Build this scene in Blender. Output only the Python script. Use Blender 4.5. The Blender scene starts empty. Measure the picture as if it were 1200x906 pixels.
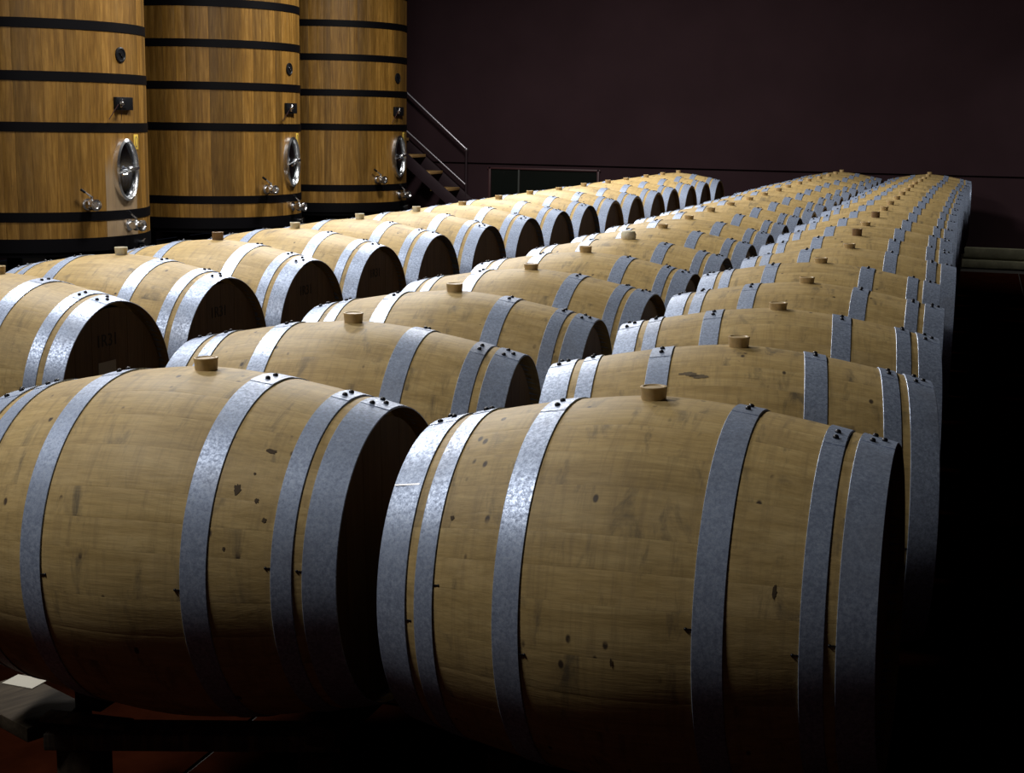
import bpy, bmesh, math, random
from mathutils import Vector, Matrix
PI = math.pi
random.seed(11)
S = bpy.context.scene
COL = S.collection

# ------------------------------------------------------------------ camera
CAM_H = 1.68                                  # lens height above the floor
cd = bpy.data.cameras.new('camera'); cd.lens = 50.629; cd.sensor_width = 36; cd.sensor_fit = 'HORIZONTAL'
cd.clip_start = 0.05
cam = bpy.data.objects.new('camera', cd); COL.objects.link(cam)
R_ = Vector((0.95164478, 0.30675887, 0.01646858)); U_ = Vector((-0.07127594, 0.16833516, 0.98314954))
F_ = Vector((-0.2988176, 0.93678294, -0.1820598))
cam.matrix_world = Matrix(((R_.x, U_.x, -F_.x, 0), (R_.y, U_.y, -F_.y, 0), (R_.z, U_.z, -F_.z, CAM_H), (0, 0, 0, 1)))
S.camera = cam
S.view_settings.view_transform = 'Standard'; S.view_settings.look = 'None'
S.view_settings.gamma = 1; S.view_settings.use_curve_mapping = False
S.view_settings.exposure = -0.1

# ------------------------------------------------------------------ world + lamps
w = bpy.data.worlds.new('world'); S.world = w; w.use_nodes = True
w.node_tree.nodes['Background'].inputs[0].default_value = (0.55, 0.65, 1.0, 1)
w.node_tree.nodes['Background'].inputs[1].default_value = 0.007

def lamp(x, y, z, p, size=0.25, col=(1, 0.97, 0.93), spread=180, target=None):
    l = bpy.data.lights.new('ceiling_lamp', 'AREA'); l.shape = 'DISK'; l.size = size; l.energy = p; l.color = col
    l.spread = math.radians(spread)
    o = bpy.data.objects.new('ceiling_lamp', l); COL.objects.link(o); o.location = (x, y, z)
    t = Vector(target) if target else Vector((x, y, 0))
    o.rotation_euler = (t - Vector((x, y, z))).to_track_quat('-Z', 'Y').to_euler()
    return o
LZ = 4.5
for x, y, p in ((-3.6, 1.35, 122), (-4.5, 5.9, 205), (-4.7, 9.8, 280), (-4.7, 13.8, 300)):
    lamp(x, y, LZ, p, size=0.9, target=(x + 0.8, y, 0))
lamp(1.6, 16.7, 4.6, 13, size=0.15, spread=70, target=(1.6, 18.2, 0))   # small downlight over the kerb

# ------------------------------------------------------------------ material helpers
def mat(name, col, rough=0.5, metal=0.0, spec=0.5):
    m = bpy.data.materials.new(name); m.use_nodes = True
    b = m.node_tree.nodes['Principled BSDF']
    b.inputs['Base Color'].default_value = (*col, 1); b.inputs['Roughness'].default_value = rough
    b.inputs['Metallic'].default_value = metal; b.inputs['Specular IOR Level'].default_value = spec
    return m
class NT:
    def __init__(s, m): s.t = m.node_tree; s.b = s.t.nodes['Principled BSDF']
    def n(s, typ, **kw):
        x = s.t.nodes.new(typ)
        for k, v in kw.items(): setattr(x, k, v)
        return x
    def l(s, a, b): s.t.links.new(a, b)
    def coord(s, scale, seedmul=37.0):
        tc = s.n('ShaderNodeTexCoord'); oi = s.n('ShaderNodeObjectInfo')
        mp = s.n('ShaderNodeMapping'); mp.inputs['Scale'].default_value = scale
        c = s.n('ShaderNodeVectorMath', operation='MULTIPLY_ADD')
        cmb = s.n('ShaderNodeCombineXYZ')
        for i in range(3): s.l(oi.outputs['Random'], cmb.inputs[i])
        s.l(cmb.outputs[0], c.inputs[0]); c.inputs[1].default_value = (seedmul, seedmul * 1.7, seedmul * .6)
        s.l(tc.outputs['Object'], c.inputs[2]); s.l(c.outputs[0], mp.inputs['Vector'])
        return mp.outputs[0]
    def noise(s, vec, scale, detail=4, rough=0.55, dist=0):
        x = s.n('ShaderNodeTexNoise'); x.inputs['Scale'].default_value = scale; x.inputs['Detail'].default_value = detail
        x.inputs['Roughness'].default_value = rough; x.inputs['Distortion'].default_value = dist
        s.l(vec, x.inputs['Vector']); return x.outputs['Fac']
    def ramp(s, fac, stops):
        r = s.n('ShaderNodeValToRGB'); e = r.color_ramp.elements
        while len(e) < len(stops): e.new(0.5)
        for i, (p, c) in enumerate(stops):
            e[i].position = p; e[i].color = (*c, 1) if len(c) == 3 else c
        s.l(fac, r.inputs[0]); return r.outputs[0]
    def mr(s, v, a, b, c=0, d=1):
        x = s.n('ShaderNodeMapRange'); s.l(v, x.inputs[0])
        for i, q in enumerate((a, b, c, d)): x.inputs[i + 1].default_value = q
        return x.outputs[0]
    def mix(s, f, a, b, mode='MIX'):
        x = s.n('ShaderNodeMix', data_type='RGBA', blend_type=mode)
        for sock, v in ((x.inputs[0], f), (x.inputs[6], a), (x.inputs[7], b)):
            if hasattr(v, 'links'): s.l(v, sock)
            else: sock.default_value = v if isinstance(v, (int, float)) else (*v, 1)
        return x.outputs[2]
    def math(s, op, a, b):
        x = s.n('ShaderNodeMath', operation=op)
        for sock, v in ((x.inputs[0], a), (x.inputs[1], b)):
            if hasattr(v, 'links'): s.l(v, sock)
            else: sock.default_value = v
        return x.outputs[0]
    def rnd(s):
        oi = s.n('ShaderNodeObjectInfo'); at = s.n('ShaderNodeAttribute', attribute_name='srnd')
        return s.math('FRACT', s.math('ADD', oi.outputs['Random'], at.outputs['Fac']), 0)
    def bump(s, h, st, dist=0.002):
        b = s.n('ShaderNodeBump'); b.inputs['Strength'].default_value = st; b.inputs['Distance'].default_value = dist
        s.l(h, b.inputs['Height']); s.l(b.outputs[0], s.b.inputs['Normal'])

def wood(name, dark, mid, light, axis='x', rough=0.6, dirt=0.6, var=0.2, bump=0.35, stain=None):
    m = mat(name, mid, rough, spec=0.3); t = NT(m)
    sc = {'x': (1.6, 16, 16), 'z': (16, 16, 1.2), 'y': (16, 1.6, 16)}[axis]
    v = t.coord(sc); g = t.noise(v, 2.2, 6, 0.62, 0.4)
    base = t.ramp(g, [(0.28, dark), (0.5, mid), (0.72, light)])
    v2 = t.coord((1, 1, 1), 11)
    blot = t.noise(v2, 5.5, 5, 0.6)
    base = t.mix(t.mr(blot, 0.35, 0.7, 0.0, 0.35), base, tuple(c * 0.72 for c in mid))
    fine = t.noise(t.coord({'x': (6, 90, 90), 'z': (90, 90, 5), 'y': (90, 6, 90)}[axis], 5), 2.0, 3, 0.7)
    base = t.mix(0.30, base, t.ramp(fine, [(0.35, (0.35, 0.35, 0.35)), (0.62, (1, 1, 1))]), 'MULTIPLY')
    # per stave tone
    rr = t.rnd()
    if axis == 'x':
        saw = t.noise(t.coord((26, 1.6, 1.6), 9), 2.0, 5, 0.7, 0.3)
        base = t.mix(t.mr(saw, 0.48, 0.72, 0, 0.6), base, (0.27, 0.19, 0.09))
        lum = t.noise(t.coord((1.5, 2.5, 2.5), 31), 3.0, 6, 0.7)
        base = t.mix(t.mr(lum, 0.50, 0.72, 0, 0.4), base, (0.66, 0.50, 0.26))
    br = t.mr(rr, 0, 1, 1 - var, 1 + var * 0.5)
    hv = t.n('ShaderNodeHueSaturation'); t.l(br, hv.inputs['Value']); t.l(base, hv.inputs['Color']); base = hv.outputs[0]
    if dirt > 0:
        s1 = t.noise(t.coord({'x': (7, 2.2, 2.2), 'z': (3, 3, 1), 'y': (3, 3, 3)}[axis], 23), 2.2, 5, 0.65, 0.6)
        base = t.mix(t.mr(s1, 0.56, 0.72, 0, dirt * 0.85), base, (0.10, 0.085, 0.06))
        vo = t.n('ShaderNodeTexVoronoi'); vo.inputs['Scale'].default_value = 26; t.l(t.coord((1, .6, .6), 7), vo.inputs['Vector'])
        sp = t.mr(vo.outputs['Distance'], 0.10, 0.17, 1, 0)
        gate = t.mr(t.noise(v2, 9, 2), 0.54, 0.60, 0, 1)
        base = t.mix(t.math('MULTIPLY', t.math('MULTIPLY', sp, gate), dirt), base, (0.03, 0.02, 0.02))
    if stain:
        tc = t.n('ShaderNodeTexCoord'); sx = t.n('ShaderNodeSeparateXYZ'); t.l(tc.outputs['Object'], sx.inputs[0])
        wob = t.math('ADD', sx.outputs[2], t.mr(g, 0, 1, -.12, .12))
        k = t.mr(wob, stain[0], stain[1], 0.75, 0)
        base = t.mix(k, base, stain[2])
    t.l(base, t.b.inputs['Base Color'])
    t.bump(t.math('ADD', g, t.math('MULTIPLY', fine, 0.5)), bump)
    return m

M = {}
M['oak'] = wood('barrel_oak', (0.40, 0.275, 0.105), (0.53, 0.375, 0.155), (0.63, 0.465, 0.205), 'x', 0.55, 0.9, 0.07)
M['head'] = wood('barrel_head_oak_shaded', (0.09, 0.05, 0.02), (0.13, 0.075, 0.03), (0.17, 0.10, 0.042), 'z', 0.6, 0.3, 0.12)  # same oak as the staves, with the heads' shade put into the colour
M['tank'] = wood('tank_oak', (0.12, 0.055, 0.009), (0.215, 0.108, 0.019), (0.34, 0.185, 0.042), 'z', 0.45, 0.15, 0.45)
M['tank_pale'] = wood('tank_oak_bleached', (0.12, 0.055, 0.009), (0.215, 0.108, 0.019), (0.34, 0.185, 0.042), 'z', 0.5, 0.15, 0.2,
                      stain=(1.15, 1.34, (0.26, 0.195, 0.125)))
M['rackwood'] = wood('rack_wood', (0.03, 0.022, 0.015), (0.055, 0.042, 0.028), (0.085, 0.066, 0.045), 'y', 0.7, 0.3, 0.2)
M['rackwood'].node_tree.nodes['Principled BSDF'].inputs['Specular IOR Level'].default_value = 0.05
M['slat'] = wood('grey_slat_wood', (0.05, 0.04, 0.03), (0.075, 0.062, 0.05), (0.1, 0.085, 0.07), 'x', 0.7, 0.2, 0.1)
M['tread'] = wood('tread_wood', (0.30, 0.17, 0.06), (0.45, 0.27, 0.10), (0.55, 0.35, 0.14), 'y', 0.5, 0.1, 0.15)

def steel():
    m = mat('galvanised_steel', (0.5, 0.55, 0.66), 0.4, 0.45); t = NT(m)
    v = t.coord((1, 1, 1), 19)
    vo = t.n('ShaderNodeTexVoronoi'); vo.inputs['Scale'].default_value = 95; t.l(v, vo.inputs['Vector'])
    sx = t.n('ShaderNodeSeparateColor'); t.l(vo.outputs['Color'], sx.inputs[0])
    n1 = t.noise(v, 130, 5, 0.8); n2 = t.noise(v, 5, 3, 0.5)
    base = t.ramp(n1, [(0.38, (0.26, 0.31, 0.43)), (0.5, (0.38, 0.46, 0.62)), (0.62, (0.56, 0.65, 0.82))])
    base = t.mix(0.25, base, t.ramp(sx.outputs[0], [(0, (0.5, 0.5, 0.55)), (1, (1, 1, 1))]), 'MULTIPLY')
    base = t.mix(t.mr(n2, 0.55, 0.72, 0, 0.35), base, (0.25, 0.26, 0.30))
    t.l(base, t.b.inputs['Base Color'])
    t.l(t.mr(n1, 0.35, 0.65, 0.58, 0.36), t.b.inputs['Roughness'])
    t.bump(n1, 0.25, 0.001)
    return m
M['steel'] = steel()
M['rivet'] = mat('dark_rivet', (0.02, 0.02, 0.025), 0.4, 0.6)
M['bung_tan'] = mat('bung_tan', (0.55, 0.40, 0.20), 0.45)
M['bung_white'] = mat('bung_white', (0.72, 0.66, 0.50), 0.45)
M['bung_brown'] = mat('bung_brown', (0.22, 0.13, 0.06), 0.5)
for k in ('bung_tan', 'bung_white', 'bung_brown'):
    b = M[k].node_tree.nodes['Principled BSDF']; b.inputs['Subsurface Weight'].default_value = 0.25
    b.inputs['Subsurface Radius'].default_value = (0.02, 0.012, 0.005)
    t = NT(M[k]); c = tuple(b.inputs['Base Color'].default_value)[:3]
    t.l(t.ramp(t.noise(t.coord((1, 1, 1)), 60, 3), [(0.3, tuple(q * .75 for q in c)), (0.7, c)]), b.inputs['Base Color'])
M['black'] = mat('black_painted_iron', (0.002, 0.0018, 0.0026), 0.55, 0.0, 0.08)
M['chrome'] = mat('polished_steel', (0.85, 0.86, 0.88), 0.22, 1.0)
M['chrome_dark'] = mat('door_steel', (0.16, 0.17, 0.19), 0.16, 1.0)
M['rubber'] = mat('black_plastic', (0.006, 0.0065, 0.008), 0.4, 0, 0.15)
M['yellow'] = mat('yellow_plate', (0.62, 0.42, 0.06), 0.45)
M['plate_ink'] = mat('plate_ink', (0.03, 0.03, 0.03), 0.5)
M['paper'] = mat('paper', (0.36, 0.34, 0.28), 0.7)
M['ink'] = mat('head_ink', (0.006, 0.004, 0.003), 0.7)
M['chalk'] = mat('chalk', (0.4, 0.42, 0.5), 0.8)
M['rail'] = mat('rail_steel', (0.42, 0.40, 0.44), 0.35, 0.9)
M['stair_iron'] = mat('stair_iron', (0.03, 0.019, 0.023), 0.5, 0.1, 0.15)
M['glass_dark'] = mat('dark_glass', (0.006, 0.008, 0.007), 0.2, 0.0, 0.2)
M['frame_red'] = mat('red_brown_frame', (0.045, 0.013, 0.015), 0.5)
M['mullion'] = mat('dull_mullion', (0.05, 0.055, 0.05), 0.6, 0, .1)
M['stain'] = mat('dark_stain', (0.075, 0.052, 0.03), 0.7, 0, .2)
M['smudge'] = mat('grey_smudge', (0.15, 0.115, 0.07), 0.7, 0, .2)
M['grout'] = mat('grout', (0.02, 0.018, 0.016), 0.8)

def plaster(name, c, sc=3.0, rough=0.85, amt=0.25, b=0.15, spec=0.06):
    m = mat(name, c, rough, spec=spec); t = NT(m)
    v = t.coord((1, 1, 1), 0)
    n = t.noise(v, sc, 6, 0.6); n2 = t.noise(v, 60, 3, 0.6)
    t.l(t.ramp(n, [(0.3, tuple(q * (1 - amt) for q in c)), (0.7, tuple(q * (1 + amt) for q in c))]), t.b.inputs['Base Color'])
    t.bump(n2, b, 0.002)
    return m
M['wall'] = plaster('plum_plaster', (0.029, 0.0155, 0.0185), 1.2, amt=0.12)
M['dark_wall'] = plaster('dark_side_wall', (0.03, 0.018, 0.022), 1.2)
M['ceiling'] = plaster('ceiling_paint', (0.03, 0.028, 0.03), 2)
M['tile'] = plaster('terracotta_tile', (0.015, 0.0036, 0.0014), 6, 0.9, 0.35, spec=0.0)
M['kerb'] = plaster('kerb_stone', (0.19, 0.185, 0.125), 9, 0.6, 0.25)

# ------------------------------------------------------------------ mesh helpers
def link(name, me, parent=None, loc=(0, 0, 0), rot=(0, 0, 0)):
    o = bpy.data.objects.new(name, me); COL.objects.link(o); o.location = loc; o.rotation_euler = rot
    if parent: o.parent = parent
    return o
def mesh(name, bm, mats, smooth=None):
    bmesh.ops.recalc_face_normals(bm, faces=bm.faces[:])
    me = bpy.data.meshes.new(name); bm.to_mesh(me); bm.free()
    for m in (mats if isinstance(mats, (list, tuple)) else [mats]): me.materials.append(m)
    if smooth is not None:
        for p in me.polygons: p.use_smooth = True
        me.set_sharp_from_angle(angle=math.radians(smooth))
    return me
def box(bm, c, s, bev=0.0, mi=0, rot=None):
    r = bmesh.ops.create_cube(bm, size=1.0)['verts']
    for v in r:
        p = Vector((v.co.x * s[0], v.co.y * s[1], v.co.z * s[2]))
        if rot is not None: p = rot @ p
        v.co = p + Vector(c)
    fs = {f for v in r for f in v.link_faces}
    for f in fs: f.material_index = mi
    if bev:
        es = list({e for f in fs for e in f.edges})
        q = bmesh.ops.bevel(bm, geom=es, offset=bev, segments=2, affect='EDGES', profile=0.5)
        for f in q['faces']: f.material_index = mi
def tube(bm, a, b, r, seg=12, r2=None, mi=0):
    a = Vector(a); b = Vector(b); d = b - a
    q = bmesh.ops.create_cone(bm, cap_ends=True, segments=seg, radius1=r, radius2=r if r2 is None else r2, depth=d.length)['verts']
    R = d.to_track_quat('Z', 'Y').to_matrix()
    for v in q: v.co = R @ v.co + (a + b) / 2
    for f in {f for v in q for f in v.link_faces}: f.material_index = mi
def lathe(bm, prof, seg=32, M4=None, mi=0, close=True):
    """revolve (r, h) pairs about z"""
    rings = []
    for r, h in prof:
        if r < 1e-6: rings.append([bm.verts.new((0, 0, h))])
        else: rings.append([bm.verts.new((r * math.cos(2 * PI * i / seg), r * math.sin(2 * PI * i / seg), h)) for i in range(seg)])
    for a, b in zip(rings, rings[1:]):
        for i in range(seg):
            j = (i + 1) % seg
            if len(a) == 1 and len(b) == 1: continue
            vs = [a[0], b[i], b[j]] if len(a) == 1 else ([a[i], b[0], a[j]] if len(b) == 1 else [a[i], b[i], b[j], a[j]])
            bm.faces.new(vs).material_index = mi
    if M4 is not None:
        for ring in rings:
            for v in ring: v.co = M4 @ v.co
def sphere(bm, c, r, seg=10, flat=1.0, R=None, mi=0):
    q = bmesh.ops.create_uvsphere(bm, u_segments=seg, v_segments=max(5, seg // 2), radius=r)['verts']
    for v in q:
        p = Vector((v.co.x, v.co.y, v.co.z * flat))
        if R is not None: p = R @ p
        v.co = p + Vector(c)
    for f in {f for v in q for f in v.link_faces}: f.material_index = mi
def obj(name, bm, m, parent=None, smooth=35, loc=(0, 0, 0), rot=(0, 0, 0)):
    return link(name, mesh(name, bm, m, smooth), parent, loc, rot)
def empty(name, loc, label, cat, group=None):
    o = bpy.data.objects.new(name, None); COL.objects.link(o); o.location = loc; o.empty_display_size = 0.1
    o['label'] = label; o['category'] = cat
    if group: o['group'] = group
    return o
def struct(name, bm, m, smooth=None):
    o = obj(name, bm, m, None, smooth); o['kind'] = 'structure'; return o
def textmesh(body, size, m):
    c = bpy.data.curves.new('lettering', 'FONT'); c.body = body; c.size = size; c.align_x = 'CENTER'; c.align_y = 'CENTER'
    c.extrude = 0.0006
    o = bpy.data.objects.new('lettering', c); COL.objects.link(o)
    bpy.context.view_layer.update()
    me = bpy.data.meshes.new_from_object(o.evaluated_get(bpy.context.evaluated_depsgraph_get()))
    bpy.data.objects.remove(o); bpy.data.curves.remove(c)
    me.materials.clear(); me.materials.append(m)
    return me
def Z(z): return z + CAM_H            # heights were surveyed from lens level

# ------------------------------------------------------------------ room
WY = 18.5; X0, X1 = -10.6, 4.6; Y0 = -1.6; H = 5.4
bm = bmesh.new(); box(bm, ((X0 + X1) / 2, (Y0 + WY) / 2, -0.06), (X1 - X0, WY - Y0, 0.1)); fl = struct('floor', bm, M['grout'])
P_ = 0.79
tb = bmesh.new(); box(tb, (0, 0, 0), (P_ - 0.012, P_ - 0.012, 0.022), 0.003); tme = mesh('tile', tb, M['tile'], 30)
rt = random.Random(5)
for i in range(-5, 6):
    for k in range(0, 24):
        x, y = 0.12 + i * P_, 0.12 + k * P_
        if y > 18.05: continue
        if x < -3.6 and y > 4.5: continue
        o = link('tile', tme, fl, (x, y, -0.013 + rt.uniform(0, .002)), (rt.uniform(-.002, .002), rt.uniform(-.002, .002), rt.choice((0, PI / 2, PI))))
bm = bmesh.new(); box(bm, ((X0 + X1) / 2, (Y0 + WY) / 2, H + 0.05), (X1 - X0, WY - Y0, 0.1)); struct('ceiling', bm, M['ceiling'])
GZ = Z(-0.585)
bm = bmesh.new()
box(bm, ((X0 + X1) / 2, WY + 0.1, (GZ + 0.012 + H) / 2), (X1 - X0, 0.2, H - GZ - 0.012))
box(bm, ((X0 + X1) / 2, WY + 0.1, (GZ - 0.012) / 2), (X1 - X0, 0.2, GZ - 0.012))
box(bm, ((X0 + X1) / 2, WY + 0.125, GZ), (X1 - X0, 0.15, 0.024))
struct('wall_back', bm, M['wall'])
bm = bmesh.new(); box(bm, (X0 - 0.1, (Y0 + WY) / 2, H / 2), (0.2, WY - Y0, H)); struct('wall_left', bm, M['dark_wall'])
bm = bmesh.new(); box(bm, (X1 + 0.1, (Y0 + WY) / 2, H / 2), (0.2, WY - Y0, H)); struct('wall_right', bm, M['dark_wall'])
bm = bmesh.new(); box(bm, ((X0 + X1) / 2, Y0 - 0.1, H / 2), (X1 - X0, 0.2, H)); struct('wall_front', bm, M['dark_wall'])
# kerb along the foot of the back wall, right of the barrels
bm = bmesh.new()
kx0 = -0.13
box(bm, ((kx0 + X1) / 2, WY - 0.06, Z(-1.497)), (X1 - kx0, 0.12, 0.128), 0.012)
box(bm, ((kx0 + X1) / 2 - .015, WY - 0.08, 0.052), (X1 - kx0 + .03, 0.16, 0.10), 0.008)
box(bm, ((kx0 + X1) / 2, WY - 0.05, 0.11), (X1 - kx0, 0.1, 0.03))
struct('trim_1', bm, M['kerb'], 30)
# low dark window in the back wall (red-brown frame, two mullions)
win = bpy.data.objects.new('window_1', None); COL.objects.link(win); win.location = (-5.52, WY, 0); win['kind'] = 'structure'
bm = bmesh.new()
wz0, wz1 = Z(-1.38), Z(-0.626); wxa, wxb = -0.74, 0.76
box(bm, (0.01, -0.015, wz1 - .012), (1.56, 0.03, 0.024), .003); box(bm, (0.01, -0.015, wz0), (1.56, 0.03, 0.03), .003)
box(bm, (wxa, -0.015, (wz0 + wz1) / 2), (0.03, 0.03, wz1 - wz0), .003); box(bm, (wxb, -0.015, (wz0 + wz1) / 2), (0.03, 0.03, wz1 - wz0), .003)
obj('window_frame', bm, M['frame_red'], win)
bm = bmesh.new(); box(bm, (-.33, -0.014, (wz0 + wz1) / 2), (0.022, 0.026, wz1 - wz0 - .05), .003); obj('mullion', bm, M['mullion'], win)
for xa, xb in ((wxa + .02, -.345), (-.315, wxb - .02)):
    bm = bmesh.new(); box(bm, ((xa + xb) / 2, -0.006, (wz0 + wz1) / 2), (xb - xa, 0.006, wz1 - wz0 - .04)); obj('pane', bm, M['glass_dark'], win)

# ------------------------------------------------------------------ barrels
RB, RC, HL = 0.3932, 0.3192, 0.475
def rad(x): return RB - (RB - RC) * abs(x / HL) ** 1.6
NST = 29
def stave_geo(bm, w, ang, nx, na, srnd, lay):
    """one curved stave spanning angle w centred at angle ang about the x axis; length along x"""
    th = 0.027
    xs = [-HL + 2 * HL * i / nx for i in range(nx + 1)]
    def P(x, a, r): return (x, -r * math.sin(a), r * math.cos(a))
    g = 0.00005 / RB
    A = [ang - w / 2 + g + (w - 2 * g) * j / na for j in range(na + 1)]
    A = [A[0], A[0] + w * .05] + A[1:-1] + [A[-1] - w * .05, A[-1]]
    out = []
    for x in xs:
        row = []
        for j, a in enumerate(A):
            dr = 0.0002 if j in (0, len(A) - 1) else 0
            row.append(bm.verts.new(P(x, a, rad(x) - dr)))
        out.append(row)
    def face(vs):
        f = bm.faces.new(vs); f[lay] = srnd; return f
    for i in range(nx):
        for j in range(len(A) - 1): face([out[i][j], out[i + 1][j], out[i + 1][j + 1], out[i][j + 1]])
    # ends + inner + sides with own verts
    inn = []
    for x in xs[::max(1, nx // 4)]:
        inn.append([bm.verts.new(P(x, a, rad(x) - (th if abs(x) < HL * .9 else th * .6))) for a in (A[0], A[-1])])
        inn[-1] += [bm.verts.new(P(x, a, rad(x) - 0.0005)) for a in (A[0], A[-1])]
    for p, q in zip(inn, inn[1:]):
        face([p[0], p[1], q[1], q[0]]); face([p[0], q[0], q[2], p[2]]); face([p[1], p[3], q[3], q[1]])
    for e in (inn[0], inn[-1]): face([e[0], e[2], e[3], e[1]])
def stave_mesh(name, items, nx, na):
    bm = bmesh.new(); lay = bm.faces.layers.float.new('srnd')
    for w, a, s in items: stave_geo(bm, w, a, nx, na, s, lay)
    return mesh(name, bm, M['oak'], 40)
# widths: three kinds of stave, the wide bung stave on top
rs = random.Random(3)
kinds = [3] + [rs.choice((0, 1, 1, 2)) for _ in range(NST - 1)]
wr = [0.78, 1.0, 1.2, 1.55]; unit = 2 * PI / sum(wr[k] for k in kinds)
layout = []; a = -wr[3] * unit / 2
for k in kinds:
    layout.append((k, a + wr[k] * unit / 2)); a += wr[k] * unit
near_meshes = [stave_mesh('stave', [(wr[k] * unit, 0, 0)], 22, 4) for k in range(4)]
far_mesh = [stave_mesh('staves', [(wr[k] * unit, an, rs.random()) for k, an in layout], 12, 2) for _ in range(4)]

def hoop_mesh(x0, x1, nriv, with_riv, seg=96):
    bm = bmesh.new()
    t = 0.0028
    def ring(x, off): 
        r = rad(x) + off
        return [bm.verts.new((x, -r * math.sin(2 * PI * i / seg), r * math.cos(2 * PI * i / seg))) for i in range(seg)]
    xin, xout = (x0, x1) if abs(x0) < abs(x1) else (x1, x0)     # inner edge towards the belly stands a touch proud
    b = 0.0009 if xin < xout else -0.0009
    loops = [ring(xin, 0.0002), ring(xin, t - .0006), ring(xin + b, t + .0004), ring(xout - b, t), ring(xout, t - .0008), ring(xout, 0.0002)]
    for p, q in zip(loops, loops[1:] + loops[:1]):
        for i in range(seg):
            j = (i + 1) % seg; bm.faces.new([p[i], q[i], q[j], p[j]])
    # lap of the riveted end
    n = 5; aa = [math.radians(-9 + 16 * i / n) for i in range(n + 1)]
    prev = None
    for an in aa:
        q = []
        for x, o in ((xin + b, t - .0002), (xin + b, t + .0012), (xout - b, t + .0012), (xout - b, t - .0002)):
            r = rad(x) + o; q.append(bm.verts.new((x, -r * math.sin(an), r * math.cos(an))))
        if prev:
            for i in range(4): bm.faces.new([prev[i], q[i], q[(i + 1) % 4], prev[(i + 1) % 4]])
        else: bm.faces.new(q)
        prev = q
    bm.faces.new(prev[::-1])
    mats = [M['steel']]
    if with_riv:
        for p, Rm in riv_pos(x0, x1, nriv): sphere(bm, p, 0.0068, 8, 0.7, Rm, 1)
        mats.append(M['rivet'])
    return mesh('hoop', bm, mats, 30)
def riv_pos(x0, x1, n):
    xm = (x0 + x1) / 2; out = []
    for k in range(n):
        an = math.radians(-5.0 + 5.0 * k) if n == 3 else math.radians(-3.4 + 5.6 * k)
        x = xm + (0.010 * (1 if k % 2 else -1) if n == 3 else 0)
        r = rad(x) + 0.0055
        out.append((Vector((x, -r * math.sin(an), r * math.cos(an))), Matrix.Rotation(an, 3, 'X')))
    return out
HOOPS = [(-.475, -.408, 3), (-.388, -.346, 2), (-.217, -.162, 2), (.162, .217, 2), (.346, .388, 2), (.408, .475, 3)]
hoop_near = [hoop_mesh(a, b, n, False) for a, b, n in HOOPS]
hoop_far = [hoop_mesh(a, b, n, True, 56) for a, b, n in HOOPS]
bm = bmesh.new(); sphere(bm, (0, 0, 0), 0.0062, 12, 0.8); rivet_me = mesh('rivet', bm, M['rivet'], 60)
bm = bmesh.new(); box(bm, (0, 0, 0), (.012, .0025, .003), .0006); sphere(bm, (-.005, 0, .0005), .0032, 8); nail_me = mesh('hoop_nail', bm, M['rivet'], 40)

# heads: six boards each, recessed 3 cm behind the chime
HR = 0.299
def board_geo(bm, y0, y1, th=0.02):
    n = 7; up = []; dn = []
    for i in range(n + 1):
        y = y0 + (y1 - y0) * i / n; h = math.sqrt(max(HR * HR - y * y, 0.0)); up.append((y, h)); dn.append((y, -h))
    pts = up + dn[::-1]
    cl = []
    for p in pts:
        if not cl or (Vector(p) - Vector(cl[-1])).length > 1e-4: cl.append(p)
    if (Vector(cl[0]) - Vector(cl[-1])).length < 1e-4: cl.pop()
    cy = (y0 + y1) / 2
    f0 = [bm.verts.new((0, cy + (y - cy) * .985, z)) for y, z in cl]; f1 = [bm.verts.new((th, cy + (y - cy) * .985, z)) for y, z in cl]
    bm.faces.new(f0); bm.faces.new(f1)
    for i in range(len(cl)):
        j = (i + 1) % len(cl); bm.faces.new([f0[i], f0[j], f1[j], f1[i]])
cuts = [-HR, -.2, -.105, -.005, .10, .2, HR]
board_me = []
for a, b in zip(cuts, cuts[1:]):
    bm = bmesh.new(); board_geo(bm, a, b); board_me.append(mesh('head_board', bm, M['head']))
bm = bmesh.new()
for a, b in zip(cuts, cuts[1:]): board_geo(bm, a, b)
head_me = mesh('head', bm, M['head'])

def bung_mesh(mt, top=0.0275, bot=0.0250, h=0.0255):
    bm = bmesh.new()
    lathe(bm, [(0, -0.012), (bot * .93, -0.012), (bot, 0.0), (top * .97, h - .004), (top, h - .0015), (top * .975, h), (top * .8, h + .0003), (top * .72, h - .002), (0, h - .002)], 28)
    return mesh('bung', bm, mt, 40)
BUNG = {'tan': bung_mesh(M['bung_tan']), 'white': bung_mesh(M['bung_white'], .026, .023, .028), 'brown': bung_mesh(M['bung_brown'], .026, .025, .034),
        'low': bung_mesh(M['bung_tan'], .028, .025, .020)}
bm = bmesh.new()
lathe(bm, [(0, -.01), (.03, -.01), (.036, .002), (.037, .022), (.030, .036), (.012, .040), (0, .040)], 28)
BUNG['airlock'] = mesh('bung', bm, M['bung_white'], 40)

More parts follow.
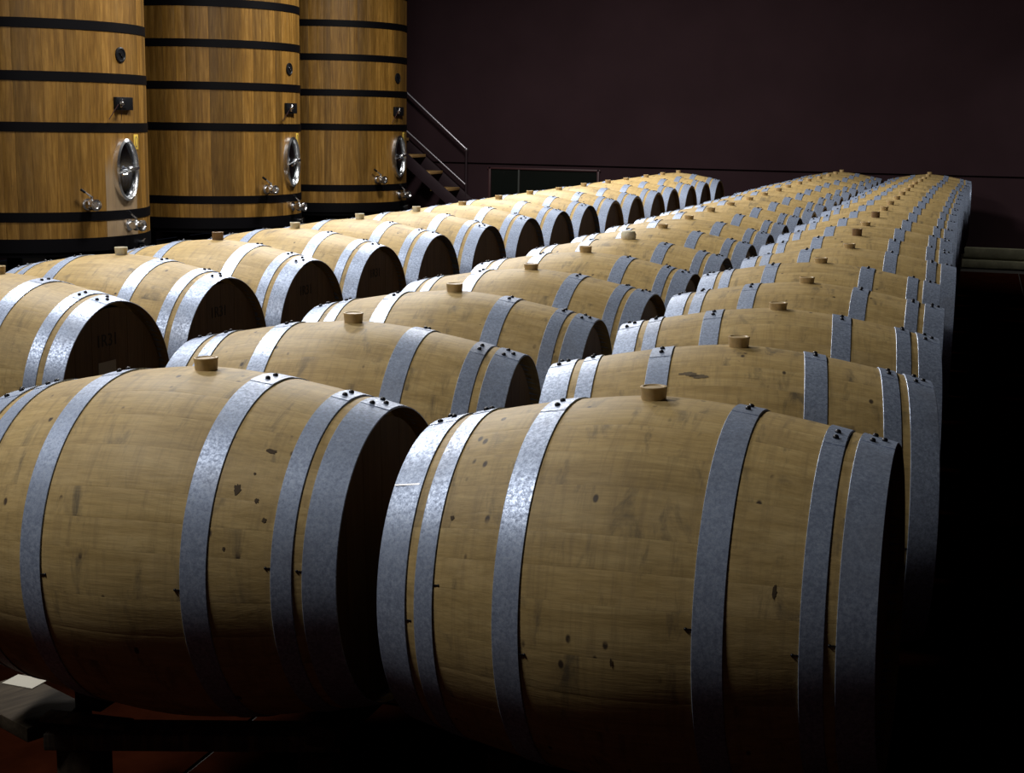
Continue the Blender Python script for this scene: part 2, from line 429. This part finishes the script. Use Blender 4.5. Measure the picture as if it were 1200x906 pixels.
ZB = Z(-0.9433 - RB)      # bottom of every barrel
ordw = ['first', 'second', 'third', 'fourth', 'fifth', 'sixth', 'seventh', 'eighth', 'ninth', 'tenth', 'eleventh', 'twelfth', 'thirteenth',
        'fourteenth', 'fifteenth', 'sixteenth', 'seventeenth', 'eighteenth', 'nineteenth', 'twentieth']
rb = random.Random(21)
stamp_me = textmesh('1R31', 0.06, M['ink'])
def make_barrel(i, x, y, row, label, bung, staves_single, rivets_single, stamp=None, tag=None):
    root = empty('wine_barrel', (x, y, ZB), label, 'barrel', 'wine barrels of the %s row' % row)
    c = (0, 0, RB)
    if staves_single:
        for k, an in layout:
            link('stave', near_meshes[k], root, c, (an, 0, 0))
    else:
        o = link('staves', far_mesh[i % 4], root, c); o['kind'] = 'stuff'
    for h, (xa, xb, n) in enumerate(HOOPS):
        ra = rb.gauss(0, math.radians(4))
        ho = link('hoop', (hoop_near if rivets_single else hoop_far)[h], root, c, (ra, 0, 0))
        if row == 'right' and i == 0 and h == 0:            # bright weld line across the hoop
            b3 = bmesh.new(); an = math.radians(43.5); rr_ = rad(-.442) + .0034; box(b3, (-.442, -rr_ * math.sin(an), rr_ * math.cos(an)), (.062, .0035, .0012), 0, 0, Matrix.Rotation(an, 3, 'X') @ Matrix.Rotation(-.19, 3, 'Y'))
            ho.rotation_euler.x = 0; obj('weld_seam', b3, M['chrome'], ho)
        if rivets_single:
            for p, Rm in riv_pos(xa, xb, n):
                link('rivet', rivet_me, ho, p, Rm.to_euler())
            xm = xa if xa > 0 else xb
            for s in (1, -1):
                an = s * math.radians(86 + rb.uniform(-5, 5)); r = rad(xm) + .0015
                link('hoop_nail', nail_me, ho, ((xm - .006 if xm > 0 else xm + .006), -r * math.sin(an), r * math.cos(an)), (an, 0, PI if xm < 0 else 0))
    for s in (1, -1):
        xx = .436 if s > 0 else -.436
        if staves_single and s > 0:
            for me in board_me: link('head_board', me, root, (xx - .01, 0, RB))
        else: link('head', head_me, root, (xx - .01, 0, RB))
    ba = 0.0
    link('bung', BUNG[bung], root, (.03 if (row == 'middle' and i == 0) else 0, -RB * math.sin(ba), RB + RB * math.cos(ba)), (ba, 0, 0))
    if stamp:
        link('stamp', stamp_me, root, (.4468, -.02, RB + .19), (PI / 2, 0, PI / 2))
    if tag:
        b2 = bmesh.new(); box(b2, (0, 0, 0), (.002, .10, .05)); obj('paper_label', b2, M['paper'], root, None, (.4475, -.025, RB + .095))
    return root
PT = 0.79177
def stain(root, x, ang, lx, lc, seed, m='stain'):
    """a dark blot soaked into the staves, following their curve"""
    q = random.Random(seed); bm = bmesh.new(); n = 18
    def P(dx, dc):
        xx = x + dx; rr_ = rad(xx) + .0006; a_ = math.radians(ang) + dc / rr_
        return (xx, -rr_ * math.sin(a_), RB + rr_ * math.cos(a_))
    c = bm.verts.new(P(0, 0)); k_ = [q.uniform(.6, 1.15) for _ in range(n)]
    r1 = [bm.verts.new(P(lx * .5 * k_[i] * math.cos(2 * PI * i / n) * .5, lc * .5 * k_[i] * math.sin(2 * PI * i / n) * .5)) for i in range(n)]
    r2 = [bm.verts.new(P(lx * .5 * k_[i] * math.cos(2 * PI * i / n), lc * .5 * k_[i] * math.sin(2 * PI * i / n))) for i in range(n)]
    for i in range(n):
        j = (i + 1) % n; bm.faces.new([c, r1[i], r1[j]]); bm.faces.new([r1[i], r2[i], r2[j], r1[j]])
    obj('stain', bm, M[m], root, 60)
rows = {
 'left': (-3.2237, 4.1790, 16, [.02, 0, -.012, -.02, -.018, .004, .014, .002, -.012, -.012, -.016, -.001, -.02, -.001, .001, .012], -.0196),
 'middle': (-1.6010, 2.7919, 20, [0, 0, .004, .02, .02, .02, .02, .007, -.006, -.011, -.002, -.005, 0, -.02, -.014, -.016, .007, .02, .02, .019], -.0174),
 'right': (-.5764, 2.7898, 20, [-.002, .030, .023, .019, -.015, .031, .001, -.015, -.015, -.014, -.02, -.02, -.02, -.019, -.02, -.02, 0, .009, .02, .01], .023),
}
turn = {('middle', 0): .0248, ('middle', 1): .12, ('middle', 2): .0683, ('right', 0): -.0485, ('right', 1): .1087, ('right', 2): .0722}
extra = {
 ('left', 1): 'oak barrel cut by the left picture edge, paper label on its dark head',
 ('left', 2): 'oak barrel second from the front in the left row, stamped head and pale tan bung',
 ('left', 3): 'oak barrel third from the front in the left row, faint stamp on its head',
 ('middle', 1): 'large oak barrel in the bottom left foreground, frontmost of the middle row',
 ('middle', 2): 'oak barrel right behind the frontmost of the middle row, tan bung on top',
 ('middle', 6): 'oak barrel sixth from the front in the middle row, with a larger whitish bung',
 ('right', 1): 'largest oak barrel, bottom right foreground, frontmost of the right row',
 ('right', 2): 'oak barrel second from the front in the right row, dark smudge on top',
}
bungs = {('middle', 1): 'tan', ('right', 1): 'tan', ('right', 2): 'tan', ('middle', 2): 'tan', ('middle', 3): 'tan', ('right', 7): 'brown', ('right', 9): 'brown', ('middle', 6): 'airlock', ('left', 3): 'brown', ('left', 5): 'white', ('right', 3): 'low', ('right', 4): 'low',
         ('right', 5): 'low', ('right', 6): 'low', ('right', 8): 'low', ('left', 6): 'white', ('middle', 7): 'low', ('middle', 8): 'low', ('left', 2): 'white', ('left', 4): 'white'}
for row, (bx, by, n, dx, yaw) in rows.items():
    for i in range(n):
        lab = extra.get((row, i + 1))
        if not lab:
            lab = 'pale oak wine barrel, %s from the front in the %s row' % (ordw[i], row)
            if i == n - 1: lab = 'farthest oak wine barrel of the %s row, nearest the plum wall' % row
        y = by + i * PT + 0
        br = make_barrel(i, bx + dx[i], y, row, lab, bungs.get((row, i + 1), 'tan' if rb.random() < .6 else 'low'), y < 10.6, y < 6.7,
                    stamp=(row == 'left' and i < 4), tag=(row == 'left' and i == 0))
        br.rotation_euler = (0, 0, yaw + turn.get((row, i), 0))
        if (row, i) == ('middle', 0):
            for a_ in ((.258, 56, .016, .024), (.302, 59, .009, .011), (.324, 65, .010, .012), (.304, 41, .026, .012), (.285, 50, .006, .006), (.25, 75, .006, .010)): stain(br, *a_, int(a_[1]))
        if (row, i) == ('right', 0):
            for a_ in ((-.323, 56, .010, .010), (-.197, 59, .007, .007), (.018, 93, .005, .02), (.3, 70, .008, .03)): stain(br, *a_, int(a_[1]))
        if (row, i) == ('right', 1):
            stain(br, -.115, 26, .045, .016, 5, 'smudge'); stain(br, -.085, 28, .04, .018, 6, 'smudge'); stain(br, -.10, 27.5, .035, .009, 7)
        if i == 0 and row != 'left':                       # the two front barrels sit a little askew
            br.rotation_euler.y = -.033
            br.location += Vector((-.0107, .008, -.006)) if row == 'middle' else Vector((.0129, .001, .005))

# ------------------------------------------------------------------ timber racks under the rows
def rack(row, bx, by, n):
    root = empty('barrel_rack', (bx, by - RB, 0), 'low dark timber rack carrying the %s row of barrels' % row, 'rack', 'timber racks under the barrels')
    L_ = n * PT; rz = ZB + (RB - rad(.30))                # underside of the barrels at x = +-.30
    for s in (-1, 1):
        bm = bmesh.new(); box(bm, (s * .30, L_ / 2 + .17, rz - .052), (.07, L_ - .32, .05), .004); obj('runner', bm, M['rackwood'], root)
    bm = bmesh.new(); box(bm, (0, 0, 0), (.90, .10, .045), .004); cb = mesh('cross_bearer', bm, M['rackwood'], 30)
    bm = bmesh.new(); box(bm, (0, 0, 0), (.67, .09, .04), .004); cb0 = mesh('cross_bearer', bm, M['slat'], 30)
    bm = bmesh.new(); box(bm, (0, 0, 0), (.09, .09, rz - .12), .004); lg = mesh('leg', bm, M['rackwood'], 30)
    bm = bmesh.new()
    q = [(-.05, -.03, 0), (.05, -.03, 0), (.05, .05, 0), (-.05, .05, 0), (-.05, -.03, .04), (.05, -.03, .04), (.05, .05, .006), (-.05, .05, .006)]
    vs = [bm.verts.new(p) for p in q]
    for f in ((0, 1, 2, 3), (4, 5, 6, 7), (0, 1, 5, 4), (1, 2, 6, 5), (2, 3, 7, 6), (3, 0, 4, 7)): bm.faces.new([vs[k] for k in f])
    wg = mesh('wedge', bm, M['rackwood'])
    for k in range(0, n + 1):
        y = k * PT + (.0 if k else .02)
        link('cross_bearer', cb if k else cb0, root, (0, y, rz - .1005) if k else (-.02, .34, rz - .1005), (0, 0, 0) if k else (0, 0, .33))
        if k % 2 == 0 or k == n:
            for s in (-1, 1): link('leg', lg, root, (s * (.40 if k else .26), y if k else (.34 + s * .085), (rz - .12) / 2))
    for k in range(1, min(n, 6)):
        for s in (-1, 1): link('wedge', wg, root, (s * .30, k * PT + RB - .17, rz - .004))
    if row == 'middle':                                   # thin loose slats on the front of this rack
        bm = bmesh.new(); box(bm, (0, 0, 0), (.21, .05, .012), .002)
        obj('slat', bm, M['slat'], root, 30, (-.26, .268, rz - .069), (0, 0, .10))
        bm = bmesh.new(); box(bm, (0, 0, 0), (.30, .17, .036), .004)
        obj('slat', bm, M['rackwood'], root, 30, (-.47, .33, rz - .092), (0, 0, -.41))
    return root, rz
for row, (bx, by, n, dx, yaw) in rows.items():
    rk, rz = rack(row, bx, by, n)
# white slip of paper lying on the runner end, and a chalk mark on the bearer
bm = bmesh.new(); box(bm, (0, 0, 0), (.09, .06, .0015))
o = obj('paper_slip', bm, M['paper'], None, None, (-2.14, 2.82, rz - .0730), (0, 0, -.05)); o['label'] = 'small white paper slip on the rack under the bottom left barrel'; o['category'] = 'paper'

# ------------------------------------------------------------------ oak tanks
TR = 0.993; TX = -7.8; TYS = (10.67, 13.67, 16.67)
TB, TT = Z(-1.012), Z(2.05)
NT_ = 60
def tank_stave(m, da, z0, z1):
    bm = bmesh.new()
    A = [-da / 2 + .0006, -da / 2 + .0035, 0, da / 2 - .0035, da / 2 - .0006]
    zs = [z0 + (z1 - z0) * i / 6 for i in range(7)]
    g = [[bm.verts.new(((TR - (.0006 if j in (0, 4) else 0)) * math.cos(a), TR * math.sin(a), z)) for j, a in enumerate(A)] for z in zs]
    for p, q in zip(g, g[1:]):
        for j in range(4): bm.faces.new([p[j], p[j + 1], q[j + 1], q[j]])
    ri = TR - .06
    a0, a1 = A[0], A[-1]
    v = [bm.verts.new((r * math.cos(a), r * math.sin(a), z)) for z in (z0, z1) for r, a in ((TR - .0015, a0), (ri, a0), (ri, a1), (TR - .0015, a1))]
    for f in ((0, 1, 5, 4), (1, 2, 6, 5), (2, 3, 7, 6), (0, 1, 2, 3), (4, 5, 6, 7)): bm.faces.new([v[k] for k in f])
    return mesh('stave', bm, m, 40)
tw = [0.8, 1.0, 1.25]; rk2 = random.Random(8)
tk = [rk2.choice((0, 1, 1, 2)) for _ in range(NT_)]; tun = 2 * PI / sum(tw[k] for k in tk)
ts_me = [tank_stave(M['tank'], tw[k] * tun, TB, TT) for k in range(3)]
tp_me = [tank_stave(M['tank_pale'], tw[k] * tun, TB, TT) for k in range(3)]
def band(zc, h, t=0.006, r=TR):
    bm = bmesh.new(); prof = [(r - .002, zc - h / 2), (r + t, zc - h / 2), (r + t, zc + h / 2), (r - .002, zc + h / 2), (r - .002, zc - h / 2)]
    lathe(bm, prof, 96); return mesh('hoop', bm, M['black'], 40)
BANDS = [(Z(-1.065), .11), (Z(-.834), .076), (Z(-.117), .076), (Z(.282), .076), (Z(.690), .076), (Z(1.077), .076), (Z(1.45), .076), (Z(1.82), .076)]
band_me = [band(z, h) for z, h in BANDS]
def at(ang, z, r=0.0):            # local matrix on the tank wall: +x outwards, z up
    a = math.radians(ang)
    return Matrix.Translation((( TR + r) * math.cos(a), (TR + r) * math.sin(a), z)) @ Matrix.Rotation(a, 4, 'Z')
def place(name, bm, m, parent, M4, smooth=35):
    o = obj(name, bm, m, parent, smooth); o.matrix_local = M4; return o
ROTX = Matrix.Rotation(PI / 2, 4, 'Y')
def oval_ring(bm, ay, az, w, h0, h1, seg=56, bow=0.0):
    """oval rim in the yz plane, cross-section w wide, from x=h0 to h1"""
    def P(t, s, x): return (x - bow * (math.sin(0) + (ay * math.cos(t)) ** 2), (ay + s) * math.cos(t), (az + s) * math.sin(t))
    prof = [(-w, h0), (-w, h1 * .7), (-w * .5, h1), (0, h1 * .8), (w * .1, h0)]
    rings = [[bm.verts.new(P(2 * PI * i / seg, s, x)) for i in range(seg)] for s, x in prof]
    for p, q in zip(rings, rings[1:]):
        for i in range(seg): bm.faces.new([p[i], q[i], q[(i + 1) % seg], p[(i + 1) % seg]])
def valve(parent, ang, z, m4=None):
    v = bpy.data.objects.new('drain_valve', None); COL.objects.link(v); v.parent = parent; v.matrix_local = at(ang, z); v.empty_display_size = .05
    bm = bmesh.new()
    lathe(bm, [(0, 0), (.048, 0), (.048, .012), (.028, .014), (.026, .05), (.040, .052), (.046, .075), (.040, .10), (.030, .104), (.030, .125), (.047, .127), (.047, .15), (.030, .152), (.024, .140), (0, .140)], 24, ROTX)
    tube(bm, (.075, -.045, .0), (.075, .045, 0), .030, 14); tube(bm, (.075, 0, .03), (.075, 0, .07), .012, 10)
    sphere(bm, (.075, 0, 0), .044, 14)
    obj('valve_body', bm, M['chrome'], v)
    bm = bmesh.new(); tube(bm, (.075, 0, .062), (.06, -.055, .105), .007, 10); obj('valve_lever', bm, M['chrome'], v)
    bm = bmesh.new(); tube(bm, (.062, -.050, .100), (.056, -.085, .125), .011, 10); obj('lever_grip', bm, M['rubber'], v)
names = ['nearest oak tank at the left picture edge, pale bleached patch below its oval steel door',
         'middle one of the three tall black-hooped oak tanks',
         'farthest of the three tall oak tanks, beside the staircase']
offs = (-4.4, -0.2, -4.7)
for k, ty in enumerate(TYS):
    root = empty('oak_tank', (TX, ty, 0), names[k], 'tank', 'tall oak fermentation tanks')
    a = 0
    for j, q in enumerate(tk):
        an = a + tw[q] * tun / 2 + k * .37; a += tw[q] * tun
        dg = math.degrees((an + PI) % (2 * PI) - PI)
        pale = k == 0 and -18.5 < dg < 7.5
        link('stave', (tp_me if pale else ts_me)[q], root, (0, 0, 0), (0, 0, an))
    for me in band_me: link('hoop', me, root)
    bm = bmesh.new(); lathe(bm, [(0, TB + .02), (TR - .05, TB + .02), (TR - .05, TB + .06), (0, TB + .06)], 48); obj('bottom', bm, M['tank'], root)
    bm = bmesh.new(); lathe(bm, [(0, TT - .08), (TR - .05, TT - .08), (TR - .05, TT - .04), (0, TT - .04)], 48); obj('lid', bm, M['tank'], root)
    bm = bmesh.new()
    lathe(bm, [(TR - .12, Z(-1.16)), (TR - .02, Z(-1.16)), (TR - .02, TB - .005), (TR - .12, TB - .005), (TR - .12, Z(-1.16))], 64)
    obj('base_ring', bm, M['black'], root)
    for q in range(6):
        an = q * PI / 3 + .3; bm = bmesh.new(); box(bm, (0, 0, Z(-1.16) / 2), (.12, .12, Z(-1.16)), .01)
        obj('leg', bm, M['black'], root, 35, ((TR - .12) * math.cos(an), (TR - .12) * math.sin(an), 0), (0, 0, an))
    g = offs[k]
    # round sampling cap
    bm = bmesh.new(); lathe(bm, [(.062, -.01), (.062, .010), (.052, .014), (.046, .008), (0, .006)], 32, ROTX); place('round_cap', bm, M['rubber'], root, at(g - .8, Z(.473)))
    bm = bmesh.new(); tube(bm, (.012, -.02, .02), (.012, .02, -.02), .006, 8); place('cap_handle', bm, M['chrome_dark'], root, at(g - .8, Z(.473)))
    # instrument plate with a tap
    ip = bpy.data.objects.new('instrument_plate', None); COL.objects.link(ip); ip.parent = root; ip.matrix_local = at(g - .5, Z(.079)); ip.empty_display_size = .05
    bm = bmesh.new(); box(bm, (.014, 0.0, 0), (.035, .215, .105), .004); box(bm, (.034, -.045, 0), (.008, .10, .075), .002); obj('plate', bm, M['rubber'], ip)
    bm = bmesh.new(); tube(bm, (.03, -.06, 0), (.085, -.10, 0), .011, 10); tube(bm, (.085, -.10, 0), (.10, -.16, .004), .008, 10); tube(bm, (.075, -.11, -.03), (.075, -.085, .035), .008, 8)
    sphere(bm, (.07, -.09, 0), .018, 10); obj('sample_tap', bm, M['chrome'], ip)
    bm = bmesh.new(); tube(bm, (.09, -.155, 0), (.02, -.20, -.13) if k < 2 else (.02, -.18, -.14), .0035, 6)
    if k == 0: tube(bm, (.08, -.10, -.02), (.01, -.03, -.14), .0025, 6)
    obj('sample_hose', bm, M['frame_red'], ip)
    # oval manway
    mw = bpy.data.objects.new('manway', None); COL.objects.link(mw); mw.parent = root; mw.matrix_local = at(g + .4, Z(-.465), -.012); mw.empty_display_size = .05
    bm = bmesh.new(); oval_ring(bm, .152, .256, .036, .0, .055); obj('manway_rim', bm, M['chrome'], mw, 50)
    bm = bmesh.new()
    seg = 48; ctr = bm.verts.new((.020, 0, 0)); r1 = [bm.verts.new((.028, .07 * math.cos(2 * PI * i / seg), .12 * math.sin(2 * PI * i / seg))) for i in range(seg)]
    r2 = [bm.verts.new((.012, .128 * math.cos(2 * PI * i / seg), .235 * math.sin(2 * PI * i / seg))) for i in range(seg)]
    for i in range(seg):
        j = (i + 1) % seg; bm.faces.new([ctr, r1[i], r1[j]]); bm.faces.new([r1[i], r2[i], r2[j], r1[j]])
    obj('manway_door', bm, M['chrome_dark'], mw, 60)
    bm = bmesh.new(); box(bm, (.052, 0, 0), (.018, .27, .026), .004, rot=Matrix.Rotation(.12, 3, 'X')); sphere(bm, (.065, 0, .01), .026, 12)
    tube(bm, (.06, 0, .01), (.10, -.10, -.03), .009, 10); tube(bm, (.10, -.10, -.03), (.10, -.15, -.035), .009, 10)
    obj('door_bar', bm, M['chrome'], mw)
    # number plate
    tg = bpy.data.objects.new('number_plate', None); COL.objects.link(tg); tg.parent = root; tg.matrix_local = at(g + 10.4, Z(-.236)); tg.empty_display_size = .05
    bm = bmesh.new(); box(bm, (.004, 0, 0), (.006, .075, .125), .002); obj('plate', bm, M['yellow'], tg)
    bm = bmesh.new()
    oval_ring(bm, .026, .046, .010, .006, .009, 24); obj('plate_mark', bm, M['plate_ink'], tg)
    valve(root, g - 23.4, Z(-.735)); valve(root, g + 1.6, Z(-.925))
    bm = bmesh.new(); tube(bm, (0, 0, 0), (.05, 0, 0), .03, 14); tube(bm, (.05, 0, 0), (.065, 0, 0), .042, 14); place('bottom_fitting', bm, M['chrome_dark'], root, at(g + 11, Z(-1.09)))

# ------------------------------------------------------------------ staircase by the back wall
st = empty('staircase', (-6.9, 18.1, 0), 'narrow open staircase with wooden treads climbing left behind the farthest oak tank', 'staircase')
def loc(p): return (p[0] + 6.9, p[1] - 18.1, p[2])
ny, fy = 17.85, 18.38
tread_me = None
for k in range(-4, 5):
    xf = -6.85 + .245 * -k; zt = Z(-.900) + .213 * k
    # tread k: leading edge xf
    if zt < 0.05: continue
    bm = bmesh.new(); box(bm, (0, 0, 0), (.24, fy - ny - .04, .038), .004)
    obj('tread', bm, M['tread'], st, 30, loc((xf + .09, (ny + fy) / 2, zt - .019)))
def slope_beam(y, x0, z0, x1, z1, d, t, name, m):
    bm = bmesh.new(); a = Vector((x0, y, z0)); b = Vector((x1, y, z1)); v = b - a
    ang = math.atan2(v.z, v.x); box(bm, (0, 0, 0), (v.length, t, d), .003)
    o = obj(name, bm, m, st, 30, loc((a + b) / 2), (0, -ang, 0)); return o
sl = -.82
for y in (ny, fy):
    xa, za = -8.2, Z(-.708) + sl * (-8.2 + 7.0); xb = -5.92
    slope_beam(y, xa, za, xb, Z(-.708) + sl * (xb + 7.0), .145, .022, 'stringer', M['stair_iron'])
bm = bmesh.new(); tube(bm, (-8.3, fy, Z(1.09)), (-6.559, fy, Z(-.397)), .017, 12)
for v in bm.verts: v.co = Vector(loc(v.co))
sphere(bm, loc((-6.559, fy, Z(-.397))), .026, 12)
obj('handrail', bm, M['rail'], st)
bm = bmesh.new(); tube(bm, (-8.3, fy, Z(.55)), (-6.56, fy, Z(-.872)), .012, 10)
for v in bm.verts: v.co = Vector(loc(v.co))
obj('lower_rail', bm, M['rail'], st)
for x, zt, zb in ((-6.559, Z(-.397), Z(-1.05)), (-8.1, Z(.90), Z(.2))):
    bm = bmesh.new(); tube(bm, loc((x, fy, zb)), loc((x, fy, zt)), .014, 10); obj('rail_post', bm, M['stair_iron'], st)
